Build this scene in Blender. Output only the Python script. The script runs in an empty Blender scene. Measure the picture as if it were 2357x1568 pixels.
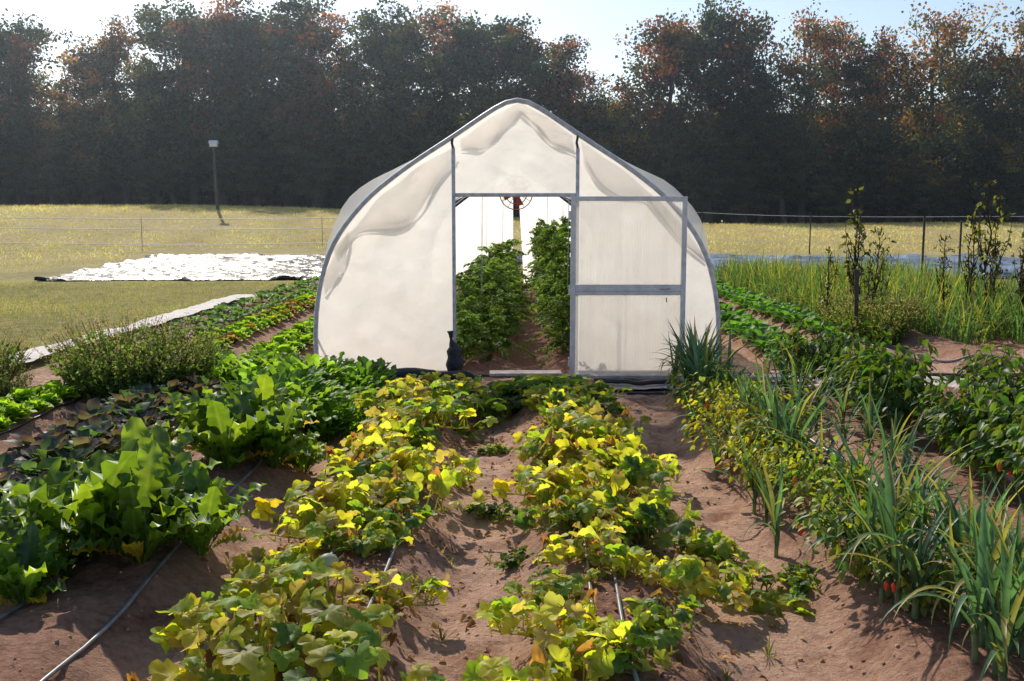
import bpy, math, random
import numpy as np
from mathutils import Vector, Matrix
random.seed(5)
R = np.random.RandomState(11)
scene = bpy.context.scene
COL = scene.collection

# ------------------------------------------------------------------ noise
def _h(i, j, s):
    v = np.sin(i*127.1 + j*311.7 + s*74.7)*43758.5453
    return v-np.floor(v)
def vn(x, y, s=0):
    x = np.asarray(x, float); y = np.asarray(y, float)
    xi = np.floor(x); yi = np.floor(y); fx = x-xi; fy = y-yi
    fx = fx*fx*(3-2*fx); fy = fy*fy*(3-2*fy)
    a = _h(xi, yi, s); b = _h(xi+1, yi, s); c = _h(xi, yi+1, s); d = _h(xi+1, yi+1, s)
    return (a*(1-fx)+b*fx)*(1-fy)+(c*(1-fx)+d*fx)*fy-0.5
def fbm(x, y, s=0, o=4):
    r = 0; a = 1; f = 1
    for k in range(o):
        r = r+a*vn(x*f, y*f, s+k*3); a *= .5; f *= 2.03
    return r
def ss(a, b, x):
    t = np.clip((np.asarray(x, float)-a)/(b-a), 0, 1)
    return t*t*(3-2*t)

FRONT = [-5.4, -4.25, -3.1, -1.95, -.8, .42, 1.85, 3.0, 4.2, 5.4, 6.6]
BACK = [-5.15, -4.0, -2.95, 3.45, 4.65, 5.9, 7.1, 8.3, 9.5, 10.7]
def bump(x, cs, w):
    r = 0
    for c in cs:
        r = np.maximum(r, np.exp(-((x-c)/w)**4))
    return r
def soilmask(x, y):
    x = np.asarray(x, float); y = np.asarray(y, float)
    left = -5.75+.15*fbm(x*.7, y*.7, 9)
    m = ss(left-.15, left+.1, x)*ss(27.6, 27.1, y+.6*fbm(x, y, 3))*ss(13, 12.5, x)
    m = np.maximum(m, ss(11.6, 11.2, y)*ss(-7.2, -6.6, x)*ss(14, 13, x)*ss(9.9, 9.4, y*(x < -5.9)))
    return m
def terr(x, y):
    x = np.asarray(x, float); y = np.asarray(y, float)
    side = 1.38+1.22*ss(15, -25, x)
    return side*ss(40, 66, y)**.9*1.0-.012*np.clip(y-66, 0, 40)+.12*fbm(x*.07, y*.07, 20, 2)*ss(50, 62, y)
def gh(x, y):
    x = np.asarray(x, float); y = np.asarray(y, float)
    wob = .10*vn(x*0+3, y*.8, 5)
    f = bump(x+wob, FRONT, .36)*ss(10.15, 9.75, y)*ss(-1, 1, y)*.16
    b = bump(x+wob, BACK, .36)*ss(11.9, 12.2, y)*ss(27, 26.5, y)*ss(2.35, 2.6, np.abs(x-.06))*ss(-5.7, -5.5, x)*.13
    t = bump(x, [-1.5, -.3, .82, 1.75], .3)*ss(11.8, 12.1, y)*ss(27, 26, y)*ss(2.35, 2.2, np.abs(x-.06))*.1
    m = soilmask(x, y)
    n = m*(.045*fbm(x*3, y*3, 1, 3)+.026*fbm(x*9, y*9, 7, 3))+(1-m)*.03*fbm(x*.8, y*.8, 2, 2)
    return f*m+b+t+n*ss(60, 20, y)+terr(x, y)
def g(x, y): return float(gh(x, y))

# ------------------------------------------------------------------ mesh builder
class MB:
    def __init__(s): s.v = []; s.f = []; s.c = []; s.n = 0
    def add(s, V, F, C=(.5, .5, .5)):
        V = np.asarray(V, float).reshape(-1, 3); C = np.asarray(C, float)
        if C.ndim == 1: C = np.tile(C, (len(V), 1))
        s.v.append(V); s.c.append(C); s.f.append(np.asarray(F)+s.n); s.n += len(V)
    def mesh(s, name, mat, smooth=True):
        me = bpy.data.meshes.new(name)
        V = np.concatenate(s.v); C = np.concatenate(s.c)
        F = []
        for a in s.f: F.extend(a.tolist())
        me.from_pydata(V.tolist(), [], F)
        ca = me.color_attributes.new("Col", 'FLOAT_COLOR', 'POINT')
        ca.data.foreach_set("color", np.concatenate([C, np.ones((len(C), 1))], 1).ravel())
        if smooth: me.polygons.foreach_set("use_smooth", [True]*len(me.polygons))
        me.materials.append(mat); me.update()
        return me
def gridF(nu, nv):
    i = np.arange(nu-1)[:, None]*nv+np.arange(nv-1)[None, :]
    i = i.ravel()
    return np.stack([i, i+nv, i+nv+1, i+1], 1)
def nrm(a):
    a = np.asarray(a, float); return a/(np.linalg.norm(a, axis=-1, keepdims=True)+1e-9)
def scatter(mb, T, F, P, fwd, up, sc, C, Cv=None):
    P = np.atleast_2d(P); N = len(P)
    f = nrm(np.broadcast_to(fwd, (N, 3))); s_ = nrm(np.cross(f, np.broadcast_to(up, (N, 3)))); u = np.cross(s_, f)
    M = np.stack([s_, f, u], 1)
    sc = np.broadcast_to(sc, (N,))
    V = np.einsum('kj,njd->nkd', T, M)*sc[:, None, None]+P[:, None, :]
    k = len(T)
    FF = (np.asarray(F)[None]+(np.arange(N)*k)[:, None, None]).reshape(-1, np.asarray(F).shape[1])
    C = np.broadcast_to(C, (N, 3))
    CC = np.repeat(C[:, None, :], k, 1)
    if Cv is not None: CC = CC*Cv[None, :, None] if Cv.ndim == 1 else CC*Cv[None]
    mb.add(V.reshape(-1, 3), FF, CC.reshape(-1, 3))
def tube(mb, pts, rad, n=6, col=(.3, .3, .3), cap=True):
    pts = np.asarray(pts, float); k = len(pts); rad = np.broadcast_to(rad, (k,))
    T = nrm(np.gradient(pts, axis=0))
    ref = np.array([0, 0, 1.]) if abs(T[0][2]) < .8 else np.array([1., 0, 0])
    V = []
    for i in range(k):
        a = nrm(np.cross(T[i], ref)); b = np.cross(T[i], a); ref = np.cross(a, T[i])
        th = np.arange(n)*2*np.pi/n
        V.append(pts[i]+rad[i]*(np.cos(th)[:, None]*a+np.sin(th)[:, None]*b))
    V = np.concatenate(V)
    F = []
    for i in range(k-1):
        for j in range(n):
            F.append([i*n+j, i*n+(j+1) % n, (i+1)*n+(j+1) % n, (i+1)*n+j])
    mb.add(V, F, col)
    if cap:
        for e in (0, k-1):
            VV = np.vstack([V[e*n:(e+1)*n], pts[e]])
            mb.add(VV, [[j, (j+1) % n, n] for j in range(n)], col)
def box(mb, a, b, col=(.5, .5, .5)):
    x0, y0, z0 = a; x1, y1, z1 = b
    V = [(x0, y0, z0), (x1, y0, z0), (x1, y1, z0), (x0, y1, z0), (x0, y0, z1), (x1, y0, z1), (x1, y1, z1), (x0, y1, z1)]
    mb.add(V, [[0, 3, 2, 1], [4, 5, 6, 7], [0, 1, 5, 4], [1, 2, 6, 5], [2, 3, 7, 6], [3, 0, 4, 7]], col)
def leaf(mb, L, W, prof, az, el, droop, base=(0, 0, 0), nseg=8, ncr=5, cup=.2, wave=0, wf=14, C=(.1, .2, .05), C2=None, edge=0, rng=R, bend=0, midrib=None):
    t = np.linspace(0, 1, nseg+1)
    e = el-droop*t**1.3
    st = L/nseg
    rc = np.concatenate([[0], np.cumsum(np.cos(e[1:])*st)]); zc = np.concatenate([[0], np.cumsum(np.sin(e[1:])*st)])
    s_ = np.linspace(-1, 1, ncr); w = W*prof(t)
    S, TT = np.meshgrid(s_, t); Wd = w[:, None]
    ph = rng.uniform(0, 6, 2)
    h = cup*np.abs(S)*Wd + wave*np.abs(S)**1.5*Wd*np.where(S > 0, np.sin(wf*TT+ph[0]), np.sin(wf*TT+ph[1]))
    r = rc[:, None]-np.sin(e)[:, None]*h; z = zc[:, None]+np.cos(e)[:, None]*h
    l = S*Wd+bend*L*TT**2
    V = np.stack([r*np.cos(az)-l*np.sin(az), r*np.sin(az)+l*np.cos(az), z], -1).reshape(-1, 3)+np.asarray(base)
    C = np.asarray(C, float); C2 = C if C2 is None else np.asarray(C2, float)
    CC = C+(C2-C)*TT[..., None]
    CC = CC*(1+edge*(np.abs(S)[..., None]-.5))
    if midrib is not None:
        m = (np.abs(S) < .01)[..., None]*(1-.6*TT[..., None]); CC = CC*(1-m)+np.asarray(midrib)*m
    mb.add(V, gridF(nseg+1, ncr), CC.reshape(-1, 3))

def ovateT(n=4, w=.28, fold=.12, droop=.25):
    t = np.linspace(0, 1, n+1); p = np.sin(np.pi*t**.75)*w; p[-1] = 0; p[0] = .01
    V = []
    for i, tt in enumerate(t):
        zz = -droop*tt*tt
        for s_ in (-1, 0, 1): V.append((s_*p[i], tt, zz+fold*abs(s_)*(p[i]/w)))
    return np.array(V), gridF(n+1, 3)
OV, OVF = ovateT()
OV2, OV2F = ovateT(3, .38, .1, .3)
DIA = np.array([(0, 0, 0), (.3, .45, .08), (0, 1, -.1), (-.3, .45, .08)]); DIAF = np.array([[0, 1, 2, 3]])
BL = np.array([(-.03, 0, 0), (.03, 0, 0), (0.0, 1, .1)]); BLF = np.array([[0, 1, 2]])

# ------------------------------------------------------------------ materials
def newmat(name):
    m = bpy.data.materials.new(name); m.use_nodes = True
    nt = m.node_tree; nt.nodes.clear()
    out = nt.nodes.new('ShaderNodeOutputMaterial')
    return m, nt, out
def N(nt, t, **k):
    n = nt.nodes.new(t)
    for a, b in k.items(): setattr(n, a, b)
    return n
def leafmat(name, trans=.5, rough=.4, spec=.03, tgain=(1.9, 1.6, .7), nscale=14, var=.3, ovar=.18):
    m, nt, out = newmat(name); L = nt.links.new
    at = N(nt, 'ShaderNodeAttribute', attribute_name="Col")
    tc = N(nt, 'ShaderNodeTexCoord'); no = N(nt, 'ShaderNodeTexNoise'); no.inputs['Scale'].default_value = nscale; no.inputs['Detail'].default_value = 3
    L(tc.outputs['Object'], no.inputs['Vector'])
    oi = N(nt, 'ShaderNodeObjectInfo')
    mr = N(nt, 'ShaderNodeMapRange'); mr.inputs[1].default_value = .25; mr.inputs[2].default_value = .75; mr.inputs[3].default_value = 1-var; mr.inputs[4].default_value = 1+var
    L(no.outputs[0], mr.inputs[0])
    mo = N(nt, 'ShaderNodeMapRange'); mo.inputs[3].default_value = 1-ovar; mo.inputs[4].default_value = 1+ovar; L(oi.outputs['Random'], mo.inputs[0])
    mu = N(nt, 'ShaderNodeMath', operation='MULTIPLY'); L(mr.outputs[0], mu.inputs[0]); L(mo.outputs[0], mu.inputs[1])
    sc = N(nt, 'ShaderNodeVectorMath', operation='SCALE'); L(at.outputs['Color'], sc.inputs[0]); L(mu.outputs[0], sc.inputs['Scale'])
    tm = N(nt, 'ShaderNodeVectorMath', operation='MULTIPLY'); L(sc.outputs[0], tm.inputs[0]); tm.inputs[1].default_value = tgain
    mn = N(nt, 'ShaderNodeVectorMath', operation='MINIMUM'); L(tm.outputs[0], mn.inputs[0]); mn.inputs[1].default_value = (.85, .85, .85)
    d = N(nt, 'ShaderNodeBsdfDiffuse'); L(sc.outputs[0], d.inputs[0])
    t = N(nt, 'ShaderNodeBsdfTranslucent'); L(mn.outputs[0], t.inputs[0])
    mx = N(nt, 'ShaderNodeMixShader'); mx.inputs[0].default_value = trans; L(d.outputs[0], mx.inputs[1]); L(t.outputs[0], mx.inputs[2])
    gl = N(nt, 'ShaderNodeBsdfGlossy'); gl.inputs['Roughness'].default_value = rough; gl.inputs[0].default_value = (1, 1, 1, 1)
    m2 = N(nt, 'ShaderNodeMixShader'); m2.inputs[0].default_value = spec; L(mx.outputs[0], m2.inputs[1]); L(gl.outputs[0], m2.inputs[2])
    L(m2.outputs[0], out.inputs[0]); return m
def prmat(name, col, rough=.5, metal=0, nscale=20, var=.25, bump=0, bscale=60, spec=.5, attr=False, bdist=.05):
    m, nt, out = newmat(name); L = nt.links.new
    p = N(nt, 'ShaderNodeBsdfPrincipled'); p.inputs['Roughness'].default_value = rough; p.inputs['Metallic'].default_value = metal
    p.inputs['Specular IOR Level'].default_value = spec
    tc = N(nt, 'ShaderNodeTexCoord'); no = N(nt, 'ShaderNodeTexNoise'); no.inputs['Scale'].default_value = nscale; no.inputs['Detail'].default_value = 5
    L(tc.outputs['Object'], no.inputs['Vector'])
    mr = N(nt, 'ShaderNodeMapRange'); mr.inputs[1].default_value = .25; mr.inputs[2].default_value = .75; mr.inputs[3].default_value = 1-var; mr.inputs[4].default_value = 1+var
    L(no.outputs[0], mr.inputs[0])
    sc = N(nt, 'ShaderNodeVectorMath', operation='SCALE'); L(mr.outputs[0], sc.inputs['Scale'])
    if attr:
        at = N(nt, 'ShaderNodeAttribute', attribute_name="Col"); L(at.outputs['Color'], sc.inputs[0])
    else: sc.inputs[0].default_value = col
    L(sc.outputs[0], p.inputs['Base Color'])
    if bump:
        n2 = N(nt, 'ShaderNodeTexNoise'); n2.inputs['Scale'].default_value = bscale; n2.inputs['Detail'].default_value = 6; L(tc.outputs['Object'], n2.inputs['Vector'])
        b = N(nt, 'ShaderNodeBump'); b.inputs['Strength'].default_value = bump; b.inputs['Distance'].default_value = bdist; L(n2.outputs[0], b.inputs['Height']); L(b.outputs[0], p.inputs['Normal'])
    L(p.outputs[0], out.inputs[0]); return m
def plastic(name, col, fd, ft, ftr, rough=.35, ribs=False, dirt=.08, tint=(.98, .965, .94, 1)):
    m, nt, out = newmat(name); L = nt.links.new
    tc = N(nt, 'ShaderNodeTexCoord'); no = N(nt, 'ShaderNodeTexNoise'); no.inputs['Scale'].default_value = 1.7; no.inputs['Detail'].default_value = 7; no.inputs['Roughness'].default_value = .65
    L(tc.outputs['Object'], no.inputs['Vector'])
    cr = N(nt, 'ShaderNodeMapRange'); cr.inputs[1].default_value = .3; cr.inputs[2].default_value = .7; cr.inputs[3].default_value = 1-dirt; cr.inputs[4].default_value = 1
    L(no.outputs[0], cr.inputs[0])
    sc = N(nt, 'ShaderNodeVectorMath', operation='SCALE'); sc.inputs[0].default_value = col; L(cr.outputs[0], sc.inputs['Scale'])
    bp = N(nt, 'ShaderNodeBump'); bp.inputs['Strength'].default_value = .35; bp.inputs['Distance'].default_value = .05
    if ribs:
        w = N(nt, 'ShaderNodeTexWave', bands_direction='X'); w.inputs['Scale'].default_value = 18; L(tc.outputs['Object'], w.inputs['Vector']); L(w.outputs[1], bp.inputs['Height'])
        mr = N(nt, 'ShaderNodeMapRange'); mr.inputs[3].default_value = .94; mr.inputs[4].default_value = 1; L(w.outputs[1], mr.inputs[0])
        s2 = N(nt, 'ShaderNodeVectorMath', operation='SCALE'); L(sc.outputs[0], s2.inputs[0]); L(mr.outputs[0], s2.inputs['Scale']); sc = s2
    else:
        n2 = N(nt, 'ShaderNodeTexNoise'); n2.inputs['Scale'].default_value = 4; n2.inputs['Detail'].default_value = 4; L(tc.outputs['Object'], n2.inputs['Vector']); L(n2.outputs[0], bp.inputs['Height'])
    d = N(nt, 'ShaderNodeBsdfDiffuse'); t = N(nt, 'ShaderNodeBsdfTranslucent'); tr = N(nt, 'ShaderNodeBsdfTransparent'); tr.inputs[0].default_value = tint
    for q in (d, t): L(sc.outputs[0], q.inputs[0]); L(bp.outputs[0], q.inputs['Normal'])
    a = N(nt, 'ShaderNodeMixShader'); a.inputs[0].default_value = ft/(fd+ft); L(d.outputs[0], a.inputs[1]); L(t.outputs[0], a.inputs[2])
    b = N(nt, 'ShaderNodeMixShader'); b.inputs[0].default_value = ftr; L(a.outputs[0], b.inputs[1]); L(tr.outputs[0], b.inputs[2])
    gl = N(nt, 'ShaderNodeBsdfGlossy'); gl.inputs['Roughness'].default_value = rough; L(bp.outputs[0], gl.inputs['Normal'])
    c = N(nt, 'ShaderNodeMixShader'); c.inputs[0].default_value = .02; L(b.outputs[0], c.inputs[1]); L(gl.outputs[0], c.inputs[2])
    L(c.outputs[0], out.inputs[0]); return m

M_leaf = leafmat("leaf_bright", .58, .45, .02)
M_chard = leafmat("leaf_waxy", .56, .4, .035, (2.2, 1.6, .5))
M_squash = leafmat("leaf_squash", .64, .5, .02, (1.8, 1.7, .6), 25, .25)
M_gloss = leafmat("leaf_glossy", .48, .45, .025, (1.9, 1.9, .6))
M_leek = leafmat("leaf_leek", .42, .45, .03, (1.6, 1.7, .75))
M_tree = leafmat("leaf_tree", .5, .6, .01, (2.0, 1.6, .8), .45, .4, .3)
M_grass = leafmat("grass_blades", .6, .6, .01, (1.35, 1.3, .85), 3, .25)
M_bark = prmat("bark", (.075, .06, .052), .9, nscale=6, bump=.6, bscale=20)
M_alu = prmat("weathered_aluminium", (.64, .63, .66), .5, .25, 12, .2)
M_galv = prmat("galvanised_pipe", (.52, .52, .56), .5, .2, 15, .3)
M_black = prmat("black_polythene", (.02, .022, .028), .30, 0, 8, .4, bump=1, bscale=1.6, spec=.12, bdist=.16)
M_blue = prmat("sky_sheen_polythene", (.20, .24, .32), .25, 0, .8, .8, bump=1, bscale=1.8, spec=.9, bdist=.12)  # black plastic; sheen of the sky is painted into the blue-grey base colour
M_hose = prmat("drip_line", (.05, .05, .055), .35, 0, 8, .6, attr=True)
M_wood = prmat("weathered_wood", (.10, .08, .065), .85, 0, 10, .35, bump=.4, bscale=50)
M_board = prmat("pale_board", (.50, .42, .37), .85, 0, 10, .35, bump=.4, bscale=50)
M_post = prmat("steel_post", (.05, .05, .05), .6, .4)
M_wire = prmat("white_fence_tape", (.75, .75, .72), .6)
M_white = prmat("white_paint", (.8, .8, .8), .5)
M_red = prmat("red_enamel", (.35, .07, .03), .4)
M_fruit = prmat("pepper_skin", (.6, .04, .02), .25, attr=True)
M_cover = plastic("cover_film", (.985, .98, .97), .22, .78, .48)
M_end = plastic("end_wall_film", (.99, .962, .928), .05, .95, .08)
M_fold = plastic("folded_film", (.93, .87, .80), .25, .75, .46)
M_poly = plastic("polycarbonate", (.985, .972, .935), .1, .9, .62, .3, True)
M_geo = prmat("landscape_fabric", (.54, .49, .46), .8, 0, 9, .3, bump=.4, bscale=30)
M_geo2 = prmat("dusty_fabric", (.46, .38, .34), .8, 0, 6, .3, bump=.4, bscale=30)

def groundmat():
    m, nt, out = newmat("ground_soil_and_grass"); L = nt.links.new
    at = N(nt, 'ShaderNodeAttribute', attribute_name="Col"); sp = N(nt, 'ShaderNodeSeparateColor'); L(at.outputs['Color'], sp.inputs[0])
    tc = N(nt, 'ShaderNodeTexCoord')
    def noise(s, d=6, r=.6):
        n = N(nt, 'ShaderNodeTexNoise'); n.inputs['Scale'].default_value = s; n.inputs['Detail'].default_value = d; n.inputs['Roughness'].default_value = r; L(tc.outputs['Object'], n.inputs['Vector']); return n
    def ramp(src, stops):
        r = N(nt, 'ShaderNodeValToRGB'); e = r.color_ramp.elements
        e[0].position = stops[0][0]; e[0].color = (*stops[0][1], 1); e[1].position = stops[-1][0]; e[1].color = (*stops[-1][1], 1)
        for p, c in stops[1:-1]:
            q = e.new(p); q.color = (*c, 1)
        L(src, r.inputs[0]); return r
    def mix(f, a, b):
        x = N(nt, 'ShaderNodeMix', data_type='RGBA'); L(f, x.inputs[0]); L(a, x.inputs[6]); L(b, x.inputs[7]); return x.outputs[2]
    n1 = noise(2.2); n2 = noise(22, 6, .7); n4 = noise(3.5, 10, .75); n5 = noise(.3, 6)
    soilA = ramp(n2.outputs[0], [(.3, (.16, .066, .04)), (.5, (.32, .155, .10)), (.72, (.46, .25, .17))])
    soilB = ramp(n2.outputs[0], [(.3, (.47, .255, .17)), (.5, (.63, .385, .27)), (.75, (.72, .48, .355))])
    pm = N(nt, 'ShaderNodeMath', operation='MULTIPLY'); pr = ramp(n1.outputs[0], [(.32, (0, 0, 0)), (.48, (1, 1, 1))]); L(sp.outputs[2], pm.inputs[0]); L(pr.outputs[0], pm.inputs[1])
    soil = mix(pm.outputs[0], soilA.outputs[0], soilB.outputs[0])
    lawn = ramp(n4.outputs[0], [(.32, (.10, .115, .028)), (.46, (.19, .18, .05)), (.56, (.31, .255, .09)), (.68, (.41, .30, .15))])
    dry = ramp(n4.outputs[0], [(.3, (.34, .28, .11)), (.5, (.47, .38, .17)), (.7, (.53, .42, .20))])
    dm = N(nt, 'ShaderNodeMath', operation='MULTIPLY_ADD'); L(n5.outputs[0], dm.inputs[0]); dm.inputs[1].default_value = 1.8; dm.inputs[2].default_value = -.9
    da = N(nt, 'ShaderNodeMath', operation='ADD', use_clamp=True); L(dm.outputs[0], da.inputs[0]); L(sp.outputs[1], da.inputs[1])
    gr = mix(da.outputs[0], lawn.outputs[0], dry.outputs[0])
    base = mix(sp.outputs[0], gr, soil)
    p = N(nt, 'ShaderNodeBsdfPrincipled'); p.inputs['Roughness'].default_value = .92; p.inputs['Specular IOR Level'].default_value = .2
    L(base, p.inputs['Base Color'])
    bs = noise(45, 8, .75); ad = N(nt, 'ShaderNodeMath', operation='ADD'); L(bs.outputs[0], ad.inputs[0]); L(n2.outputs[0], ad.inputs[1])
    b = N(nt, 'ShaderNodeBump'); b.inputs['Strength'].default_value = 1; b.inputs['Distance'].default_value = .03; L(ad.outputs[0], b.inputs['Height']); L(b.outputs[0], p.inputs['Normal'])
    L(p.outputs[0], out.inputs[0]); return m

# ------------------------------------------------------------------ object helpers
def tag(o, label=None, cat=None, group=None, kind=None):
    if label: o["label"] = label
    if cat: o["category"] = cat
    if group: o["group"] = group
    if kind: o["kind"] = kind
    return o
def obj(name, me, parent=None, loc=(0, 0, 0), rz=0, sc=1):
    o = bpy.data.objects.new(name, me); COL.objects.link(o)
    o.location = loc; o.rotation_euler = (0, 0, rz); o.scale = (sc, sc, sc) if not hasattr(sc, '__len__') else sc
    if parent: o.parent = parent
    return o
def put(me, name, x, y, label, cat, group, sc=1, rz=None, dz=-.01):
    o = obj(name, me, None, (x, y, g(x, y)+dz), random.uniform(0, 6.28) if rz is None else rz, sc)
    return tag(o, label, cat, group)

# ------------------------------------------------------------------ GROUND
def axis(lo, hi, step, end, gr=1.13):
    a = list(np.arange(lo, hi, step)); s = step; x = a[-1]
    while x < end: s *= gr; x += s; a.append(x)
    return a
xs = axis(0, 6.2, .04, 420, 1.12); xs = np.array(sorted([-v for v in xs[1:]]+xs))
ys = list(np.arange(2.6, 12.2, .036))+list(np.arange(12.2, 28, .12)); s = .12; y = ys[-1]
while y < 600: s *= 1.06; y += s; ys.append(y)
y = 2.6; s = .05; pre = []
while y > -30: s *= 1.3; y -= s; pre.append(y)
ys = np.array(pre[::-1]+ys)
X, Y = np.meshgrid(xs, ys); Z = gh(X, Y)
sm = soilmask(X, Y)
dry = ss(12, 58, Y+6*fbm(X*.15, Y*.15, 4))*1.0
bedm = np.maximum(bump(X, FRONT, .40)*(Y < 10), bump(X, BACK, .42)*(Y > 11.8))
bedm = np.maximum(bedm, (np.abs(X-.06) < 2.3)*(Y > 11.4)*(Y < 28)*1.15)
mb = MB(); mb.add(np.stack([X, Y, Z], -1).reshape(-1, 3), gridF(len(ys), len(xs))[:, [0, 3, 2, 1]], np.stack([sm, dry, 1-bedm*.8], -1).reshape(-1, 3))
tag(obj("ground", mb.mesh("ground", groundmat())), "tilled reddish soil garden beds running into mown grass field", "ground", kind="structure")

mb = MB(); n = 8000
OC = np.array([(1, 0, 0), (-1, 0, 0), (0, 1, 0), (0, -1, 0), (0, 0, .8), (0, 0, -.8)], float)*.5
OF = np.array([[0, 2, 4], [2, 1, 4], [1, 3, 4], [3, 0, 4], [2, 0, 5], [1, 2, 5], [3, 1, 5], [0, 3, 5]])
px = R.uniform(-5, 5.5, n); py = 3+8*R.rand(n)**1.2
P = np.stack([px, py, gh(px, py)], 1)
scatter(mb, OC, OF, P, R.randn(n, 3), R.randn(n, 3), .006+.026*R.rand(n)**3, np.array([.42, .24, .16])*R.uniform(.7, 1.3, (n, 1)))
M_clod = prmat("clods", (.3, .2, .1), .95, attr=True, bump=.5)
tag(obj("soil_clods", mb.mesh("soil_clods", M_clod)), "loose crumbs of dry reddish soil on the beds", "soil", kind="stuff")

def blades(name, n, xr, yr, h0, h1, cols, label, mask=None, w=1, pw=1.2):
    mb = MB(); x = R.uniform(*xr, n); y = yr[0]+(yr[1]-yr[0])*R.rand(n)**pw
    ok = soilmask(x, y) < .15
    if mask is not None: ok &= mask(x, y)
    x = x[ok]; y = y[ok]; k = len(x)
    P = np.stack([x, y, gh(x, y)-.01], 1)
    up = np.stack([R.randn(k)*.6, R.randn(k)*.6, np.ones(k)], 1)
    T = BL.copy(); T[:, 0] *= w
    patch = 1+.6*fbm(x*.5, y*.25, 40, 3)
    C = np.array(cols)[R.randint(0, len(cols), k)]*R.uniform(.8, 1.2, (k, 1))*patch[:, None]
    scatter(mb, T, BLF, P, up, R.randn(k, 3), R.uniform(h0, h1, k)*(.8+.6*patch), C)
    tag(obj(name, mb.mesh(name, M_grass)), label, "grass", kind="stuff")
notarp = lambda x, y: ~((y > 28) & (y < 46) & (x > -16.5))
G = [(.18, .25, .045), (.27, .28, .07), (.38, .33, .12), (.15, .21, .045), (.42, .32, .15)]
blades("lawn_grass", 80000, (-16, -5.6), (10.5, 30), .03, .08, G, "short mown lawn beside the garden beds", lambda x, y: notarp(x, y) & ~((x > -6.4) & (y < 22.6)), 1.6)
blades("lawn_grass", 50000, (-34, 26), (28, 52), .04, .10, G+[(.46, .38, .14)], "mown grass turning yellow near the fence", notarp, 2.5)
D = [(.48, .40, .17), (.52, .43, .19), (.44, .38, .15), (.55, .45, .22), (.38, .35, .12)]
blades("field_grass", 100000, (-48, 46), (40, 67), .04, .14, D, "golden dry meadow grass", notarp, 3.5, .75)

# ------------------------------------------------------------------ TREES
PAL = {'green': [(.045, .07, .03), (.055, .085, .035), (.035, .06, .03), (.09, .10, .035)],
       'rust': [(.21, .08, .04), (.25, .11, .05), (.15, .075, .035), (.08, .08, .03), (.28, .14, .06)],
       'orange': [(.30, .16, .05), (.23, .13, .045), (.11, .10, .03), (.32, .2, .07)],
       'gold': [(.26, .21, .04), (.20, .18, .04), (.09, .10, .03), (.25, .16, .04)]}
def make_tree(seed, kind, H=16, leaves=14500, dens=1., low=.16, spread=.24, top=.68):
    r = np.random.RandomState(seed); tm = MB(); cm = MB()
    k = 9; t = np.linspace(0, 1, k)
    P = np.stack([np.cumsum(r.randn(k)*.2), np.cumsum(r.randn(k)*.2), t*H*.9], 1); P[0, :2] = 0
    tube(tm, P, .28*(1-t)**.8+.03, 7, (.05, .04, .03))
    cl = []; nl = 24
    for i in range(nl):
        tt = low+(.97-low)*(i+r.rand()*.6)/nl
        st = np.array([np.interp(tt, t, P[:, j]) for j in range(3)])
        az = i*2.4+r.uniform(-.5, .5); u = (tt-low)/(1-low)
        Ln = H*spread*(.45+1.0*math.sin(math.pi*min(1, .25+.75*u)))*r.uniform(.4, 1.2)*.85
        el = math.radians(r.uniform(10, 45)+25*u)
        q = [st]; d = np.array([math.cos(az)*math.cos(el), math.sin(az)*math.cos(el), math.sin(el)])
        for s_ in range(4):
            d = nrm(d+r.randn(3)*.16+np.array([0, 0, .08])); q.append(q[-1]+d*Ln/4)
        tube(tm, q, np.linspace(.1*(1-.6*tt), .018, 5), 4, (.05, .04, .03), False)
        for w in (.55, .8, 1.0):
            j = int(w*4); b = q[j]
            cl.append((b, .5+.35*r.rand(), u))
            for s_ in range(2):
                dd = nrm(d+r.randn(3)*.8); e2 = b+dd*Ln*.32
                tube(tm, [b, (b+e2)/2+r.randn(3)*.08, e2], [.028, .018, .01], 3, (.05, .04, .03), False)
                cl.append((e2, .35+.3*r.rand(), u))
    cl.append((P[-1], .5, 1))
    pal = np.array(PAL[kind]); grn = np.array(PAL['green'])
    per = leaves//len(cl)
    for (c, sg, u) in cl:
        m = int(per*r.uniform(.3, 1.6)*dens*(1.15 if u < .55 else top+.2))
        if m < 4: continue
        pos = c+np.clip(r.randn(m, 3), -1.6, 1.6)*sg*np.array([1, 1, .6])
        base = (pal[r.randint(len(pal))] if r.rand() < .05+.85*u**1.4 else grn[r.randint(4)])*r.uniform(.55, 1.45)
        C = base*r.uniform(.75, 1.25, (m, 1))
        scatter(cm, DIA*np.array([1.4, 1, 1]), DIAF, pos, r.randn(m, 3), r.randn(m, 3), r.uniform(.16, .33, m), C)
    return tm.mesh("trunk", M_bark), cm.mesh("crown", M_tree, False)
TV = {'green': [make_tree(1, 'green', spread=.28), make_tree(2, 'green', low=.2, spread=.25), make_tree(12, 'green', low=.22, spread=.23)], 'rust': [make_tree(3, 'rust', low=.2, spread=.24), make_tree(4, 'rust', dens=.8, low=.24, spread=.22, top=.5), make_tree(9, 'rust', spread=.26)],
      'orange': [make_tree(5, 'orange', low=.13, spread=.26)], 'gold': [make_tree(6, 'gold', low=.06, spread=.30)], 'bare': [make_tree(7, 'rust', dens=.36, low=.25, top=.35), make_tree(8, 'orange', dens=.42, low=.25, top=.35)]}
DESC = {'green': "tall broadleaf tree with dark green crown in the wood edge", 'rust': "tall autumn tree with rust red upper crown",
        'orange': "autumn tree with orange brown foliage at field edge", 'gold': "low spreading tree with yellow green leaves", 'bare': "thin half bare tree with sparse red leaves"}
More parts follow.
